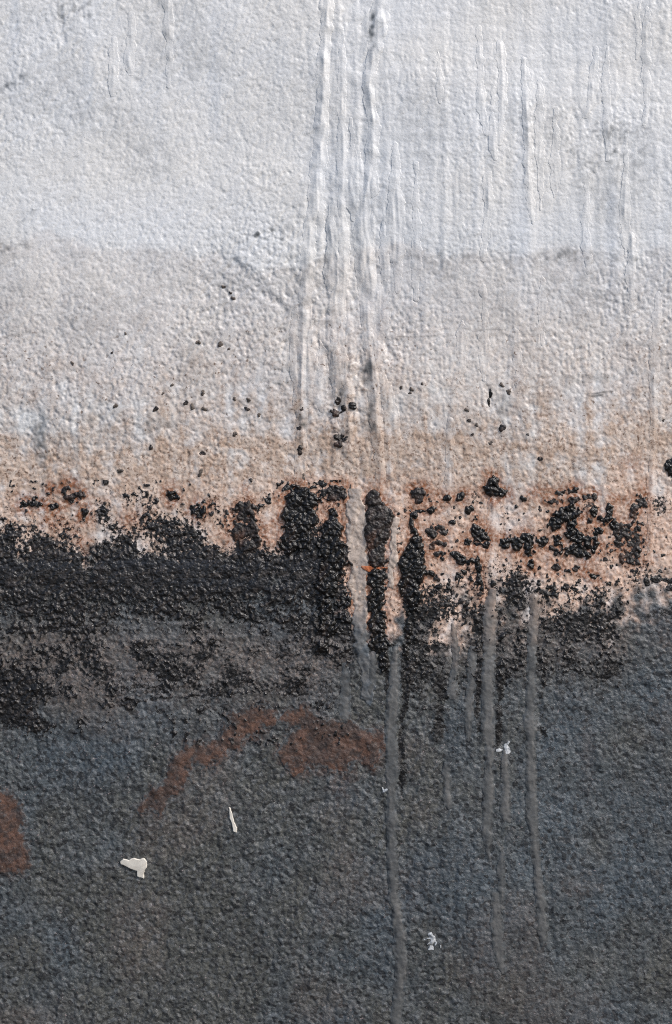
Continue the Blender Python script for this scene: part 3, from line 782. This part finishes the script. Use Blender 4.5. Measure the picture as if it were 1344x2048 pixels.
for pts in PALE_RUNS:
    P = np.array(pts)
    bb = (P[:, 0].min() - 34, P[:, 1].min() - 8, P[:, 0].max() + 34, P[:, 1].max() + 8)
    m = M_pale
    o = overlay("paint_run", bb, lambda a, b, pts=pts: line_sd(a, b, pts) + 2.5 * samp(N9, a, b) + 2.0 * samp(N4x, a, b) + 1.2 * samp(N2, a, b), 0.0005, m, 1.3, wall,
                profile=5, lumps=lambda a, b: 0.0002 * samp(N3, a, b) + 0.0002 * samp(N9, a, b), flat=0.6,
                attrs=lambda a, b: dict(grey=sst(1190, 1290, b + 14 * samp(N12, a, b) + 10 * samp(N4x, a, b))))
    tag(o, "pale tan drip left between black tar lumps")

# ------------------------------------------------------------------ rust stains
for P, lb in ((RUST_1, "slanting arm-shaped red-brown rust stain"), (RUST_2, "broad red-brown rust stain beside the long grey drip"), (RUST_3, "dull brown rust stain with a hard lower edge")):
    P_ = np.array(P)
    bb = (P_[:, 0].min() - 12, P_[:, 1].min() - 12, P_[:, 0].max() + 12, P_[:, 1].max() + 12)
    def mf(a, b, P=P):
        soft = 16 * sst(1500, 1560, b) * (P is RUST_2)
        return poly_sd(a, b, P) + 6 + 4 * samp(N12, a, b) + 4 * samp(N4x, a, b) + 3 * samp(N2, a, b) - soft * (0.4 + 0.6 * samp(N6, a, b))
    tag(overlay("rust_stain", bb, mf, 0.00022, M_rust, 1.4, wall, profile=16, flat=0.35, lumps=lambda a, b: 0.0001 * samp(N4x, a, b)), lb)

# ------------------------------------------------------------------ tar film along the join
def film_left(a, b):
    n = 0.8 * samp(N2, a, b) + 0.55 * samp(N3, a, b) + 0.7 * samp(N12, a, b) + 0.5 * samp(N25, a, b) - 0.25
    p = np.minimum(np.minimum((b - tab(a, TOP) - 22) / 26, 2.6 - 1.9 * sst(1175, 1200, b)), (tab(a, BOT) - b) / 42)
    n = n + 0.35 * samp(NH, a, b) * sst(1180, 1240, b)
    p = np.minimum(p, (696 - a + 8 * samp(N12, a, b)) / 10)
    low = LOWTAR(a, b)
    p2 = low - 1.5
    gaps = 1.1 * np.exp(-(((a - 340) / 26) ** 2 + ((b - 1255) / 22) ** 2))
    return (np.maximum(p, p2) + n - gaps) * 4.0
SMEAR = lambda a, b: dict(smear=np.clip(np.exp(-((b - 1143 - 9 * samp(N50, a, b) - 4 * samp(N12, a, b)) / 30) ** 2) * (0.8 + 0.3 * samp(NH, a, b) + 0.2 * samp(N25, a, b)), 0, 1))
film = overlay("tar_film", (-40, 960, 702, 1490), film_left, 0.00012, M_crust, 1.2, wall, profile=2.5,
               lumps=lambda a, b: (0.00022 * samp(N2, a, b) + 0.00012 * samp(N3, a, b)) * (1 - 0.6 * np.exp(-((b - 1143 - 9 * samp(N50, a, b)) / 30) ** 2)) + 0.0002 * np.exp(-((b - 1145) / 30) ** 2),
               flat=lambda a, b: 0.5 * np.exp(-((b - 1143 - 9 * samp(N50, a, b)) / 30) ** 2), attrs=SMEAR)
tag(film, "broad black tar film with ragged upper edge")

def film_right(a, b):
    n = 0.8 * samp(N2, a, b) + 0.6 * samp(N3, a, b) + 0.5 * samp(N12, a, b) + 0.4 * samp(N25, a, b) - 0.2
    e = tab(a, DARK_EDGE)
    p = np.minimum((b - e + 25) / 40, (1355 - b + 5 * samp(N50, a, b)) / 45)
    p = np.minimum(p, 0.45) - 0.55
    p = np.where(a < 850, p + 0.3, p)
    p = p - 2.4 * sst(1235, 1262, a) - 2 * (1 - sst(800, 815, a))
    p = p + 1.6 * np.exp(-((a - 928) / 16) ** 2 - ((b - 1215) / 26) ** 2) + 0.9 * np.exp(-((a - 1155) / 90) ** 2 - ((b - 1180) / 10) ** 2)
    p = p + 1.2 * np.exp(-((a - 1165) / 85) ** 2 - ((b - 1338) / 7) ** 2)
    for x in (780 + 8, 1002, 1088): p = p + 0.7 * np.exp(-((a - x - 4) / 7) ** 2) * sst(1230, 1260, b)
    return (p + n - 0.35) * 4.0
tag(overlay("tar_film", (800, 1140, 1290, 1380), film_right, 0.00012, M_crust, 1.2, wall, profile=2.5,
            lumps=lambda a, b: 0.0002 * samp(N2, a, b)), "thin broken black-brown tar film")
def film_edge(a, b):
    n = 0.7 * samp(N4x, a, b) + 0.7 * samp(N12, a, b)
    return (n + 1.1 - np.abs(b - 1172) / 13 - 3 * (1 - sst(1275, 1300, a))) * 4
tag(overlay("tar_film", (1260, 1130, 1385, 1215), film_edge, 0.0004, M_crust, 1.5, wall, profile=5), "narrow black tar film under pale band")

# ------------------------------------------------------------------ tar lumps and specks stuck on the wall
for es, hmm, mat, na, lb in CLUMPS:
    E = np.array([e[:4] for e in es])
    r = E[:, 2:4].max(1) + 3 * na + 3
    bb = ((E[:, 0] - r).min(), (E[:, 1] - r).min(), (E[:, 0] + r).max(), (E[:, 1] + r).max())
    big = E[:, 2:].max() > 14
    o = overlay("tar_lump", bb, lambda a, b, es=es, na=na: ell_sd(a, b, es) + na * (0.5 * samp(N2, a, b) + 0.4 * samp(N3, a, b) + 0.25 * samp(N4x, a, b) + 0.45 * samp(N9, a, b)), hmm * 0.00065, mat,
                1.0 if big else 0.7, None, profile=9 if big else 6,
                lumps=(lambda a, b: 0.0009 * samp(GR, a, b) + 0.0004 * samp(GR2, a, b) + 0.0003 * samp(N9, a, b) + 0.0002 * samp(N2, a, b) - 0.0003) if mat is not M_tarb else (lambda a, b: 0.0003 * samp(N9, a, b) + 0.0002 * samp(N4x, a, b) + 0.0003 * samp(N3, a, b)))
    tag(o, lb, "tar lump", CL)

rng = np.random.default_rng(77)
def speck(cu, cv, ra, rb, th, mat, lb, grp, hmm=None):
    ph = rng.uniform(0, 6.28, 3)
    def mf(a, b):
        an = np.arctan2(b - cv, a - cu)
        k = 1 + 0.18 * np.sin(2 * an + ph[0]) + 0.14 * np.sin(3 * an + ph[1]) + 0.08 * np.sin(5 * an + ph[2])
        return ell_sd(a, b, [(cu, cv, ra, rb, th)]) + (k - 1) * min(ra, rb)
    r = max(ra, rb) * 1.5 + 1
    o = overlay("tar_speck", (cu - r, cv - r, cu + r, cv + r), mf, (hmm or (0.22 * min(ra, rb))) * 0.001, mat, max(0.55, min(ra, rb) / 6), None, profile=min(ra, rb) * 0.9)
    if o: tag(o, lb, "tar speck", grp)

MARKS = [(520, 575, "slanting crack"), (704, 812, "round black tar pebble"), (395, 800, "short rusty scratches above the tan band"), (978, 800, "narrow upright tar slit"),
         (1195, 789, "thin brown horizontal scratches"), (83, 890, "grey smudge crossing the tan band's edge"), (820, 780, "wavy crevice beside the pebble"), (604, 900, "foot of the long white drip"), (240, 700, "smooth stippled patch of white")]
def near_label(head, cu, cv, marks=None):
    if marks is None:
        marks = [(es[0][0], es[0][1], lb) for es, _, _, _, lb in CLUMPS]
    lb = min(marks, key=lambda m: (m[0] - cu) ** 2 + (m[1] - cv) ** 2)[2]
    return " ".join((head + lb).split()[:16])

# specks in the white coat, each where the survey has one
for cu, cv, ra, rb in [(447, 574, 4, 4), (461, 586, 3.5, 3), (466, 597, 5, 4), (397, 685, 5, 5), (441, 689, 5, 7), (458, 698, 3, 3), (252, 668, 3, 3), (225, 706, 3, 3), (146, 727, 3, 5),
                       (232, 812, 5, 5), (372, 806, 5, 5), (385, 814, 5, 6), (406, 786, 4, 6), (408, 818, 6, 4), (497, 800, 6, 4), (494, 818, 6, 4), (518, 830, 4, 4), (469, 798, 4, 4),
                       (470, 868, 4, 7), (312, 818, 5, 6), (345, 770, 4, 3), (326, 787, 3, 3), (802, 775, 3.5, 3.5), (823, 779, 4.5, 4.5), (820, 786, 3.5, 3), (844, 768, 3, 3), (1004, 856, 8, 7),
                       (938, 841, 4, 4), (933, 820, 5, 4), (953, 850, 4, 4), (945, 869, 3, 3), (981, 886, 4.5, 4), (1003, 770, 6, 4), (1017, 784, 6, 5), (1055, 869, 3, 3), (1328, 840, 3, 3),
                       (604, 818, 4, 6), (599, 856, 5, 6), (600, 900, 6, 10), (606, 955, 5, 8), (240, 942, 6, 5), (401, 945, 4, 9), (405, 906, 6, 4), (502, 960, 4, 4), (302, 895, 5, 5), (1080, 918, 5, 5)]:
    speck(cu, cv, ra * 0.95, rb * 0.95, rng.uniform(-30, 30), M_dirt if rng.random() < 0.75 else M_tarb, near_label("small dark speck in pale coat near the ", cu, cv, MARKS), "specks in the lower white coat")

# specks between the lumps of the band
taken = [(e[0], e[1], max(e[2], e[3])) for es, *_ in CLUMPS for e in es]
n = 0; tries = 0
while n < 150 and tries < 6000:
    tries += 1
    cu = rng.uniform(795, 1340); cv = rng.uniform(985, 1190)
    if rng.random() > 0.25 + 0.75 * (cv - 985) / 205: continue
    if cu > 1290 and rng.random() < 0.7: continue
    ra = 1.9 + rng.exponential(1.9)
    if ra > 8: continue
    if any((cu - a) ** 2 + (cv - b) ** 2 < (r * 0.9 + ra) ** 2 for a, b, r in taken): continue
    if 972 < cu < 1000 and cv > 1020 and rng.random() < 0.7: continue
    taken.append((cu, cv, ra))
    speck(cu, cv, ra, ra * rng.uniform(0.7, 1.5), rng.uniform(-40, 40), M_tarb if rng.random() < 0.35 else M_tar, near_label("small tar speck near the ", cu, cv), "specks between the tar lumps")
    n += 1

# small orange rust spot on the pale drip
M_orange = make_plain("fresh_rust", (0.52, 0.15, 0.05, 1), (0.36, 0.15, 0.08, 1), 200, 0.7)
tag(overlay("rust_stain", (715, 1120, 775, 1152), lambda a, b: ell_sd(a, b, [(731, 1136, 9, 5, 20), (748, 1136, 14, 3)]) + 1.6 * samp(N4x, a, b), 0.0014, M_orange, 0.8, wall, profile=3), "small bright orange rust spot")

# ------------------------------------------------------------------ chips and splashes on the dark coat
def chip(pts, label, mat, thick, grp="pale chips on the dark paint", na=0.5, prof=1.2):
    P = np.array(pts, float)
    bb = (P[:, 0].min() - 4, P[:, 1].min() - 4, P[:, 0].max() + 4, P[:, 1].max() + 4)
    o = overlay("paint_chip", bb, lambda a, b: poly_sd(a, b, pts) + na * samp(N3, a, b), thick, mat, 0.55, None, profile=prof, flat=1.0)
    tag(o, label, "paint chip", grp)
chip([(240, 1723), (247, 1717), (258, 1719), (268, 1715), (280, 1718), (288, 1716), (295, 1722), (294, 1734), (289, 1740), (288, 1757), (274, 1752), (274, 1741), (262, 1737), (242, 1728)],
     "cream boot-shaped paint chip on the dark coat", M_chip, 0.0012)
chip([(457, 1614), (462, 1615), (465, 1632), (470, 1646), (475, 1655), (473, 1664), (467, 1662), (464, 1650), (459, 1636)], "narrow curved cream paint chip on the dark coat", M_chip, 0.0010)

def splash(es, label):
    E = np.array([e[:4] for e in es]); r = E[:, 2:4].max(1) + 8
    bb = ((E[:, 0] - r).min(), (E[:, 1] - r).min(), (E[:, 0] + r).max(), (E[:, 1] + r).max())
    o = overlay("paint_splash", bb, lambda a, b: ell_sd(a, b, es) + 2.6 * samp(N4x, a, b) + 2.4 * samp(N2, a, b) - 1.4, 0.0003, M_splash, 0.6, None, profile=3)
    tag(o, label, "paint splash", "white splashes on the dark paint")
splash([(1014, 1497, 11, 9), (1006, 1500, 6, 5)], "small white splash between two grey drips")
splash([(862, 1882, 9, 13), (858, 1868, 6, 6), (872, 1888, 6, 5)], "ragged white splash right of the long grey drip")
splash([(787, 1580, 7, 4), (776, 1580, 7, 2.5)], "tiny white splash lying across the long grey drip")
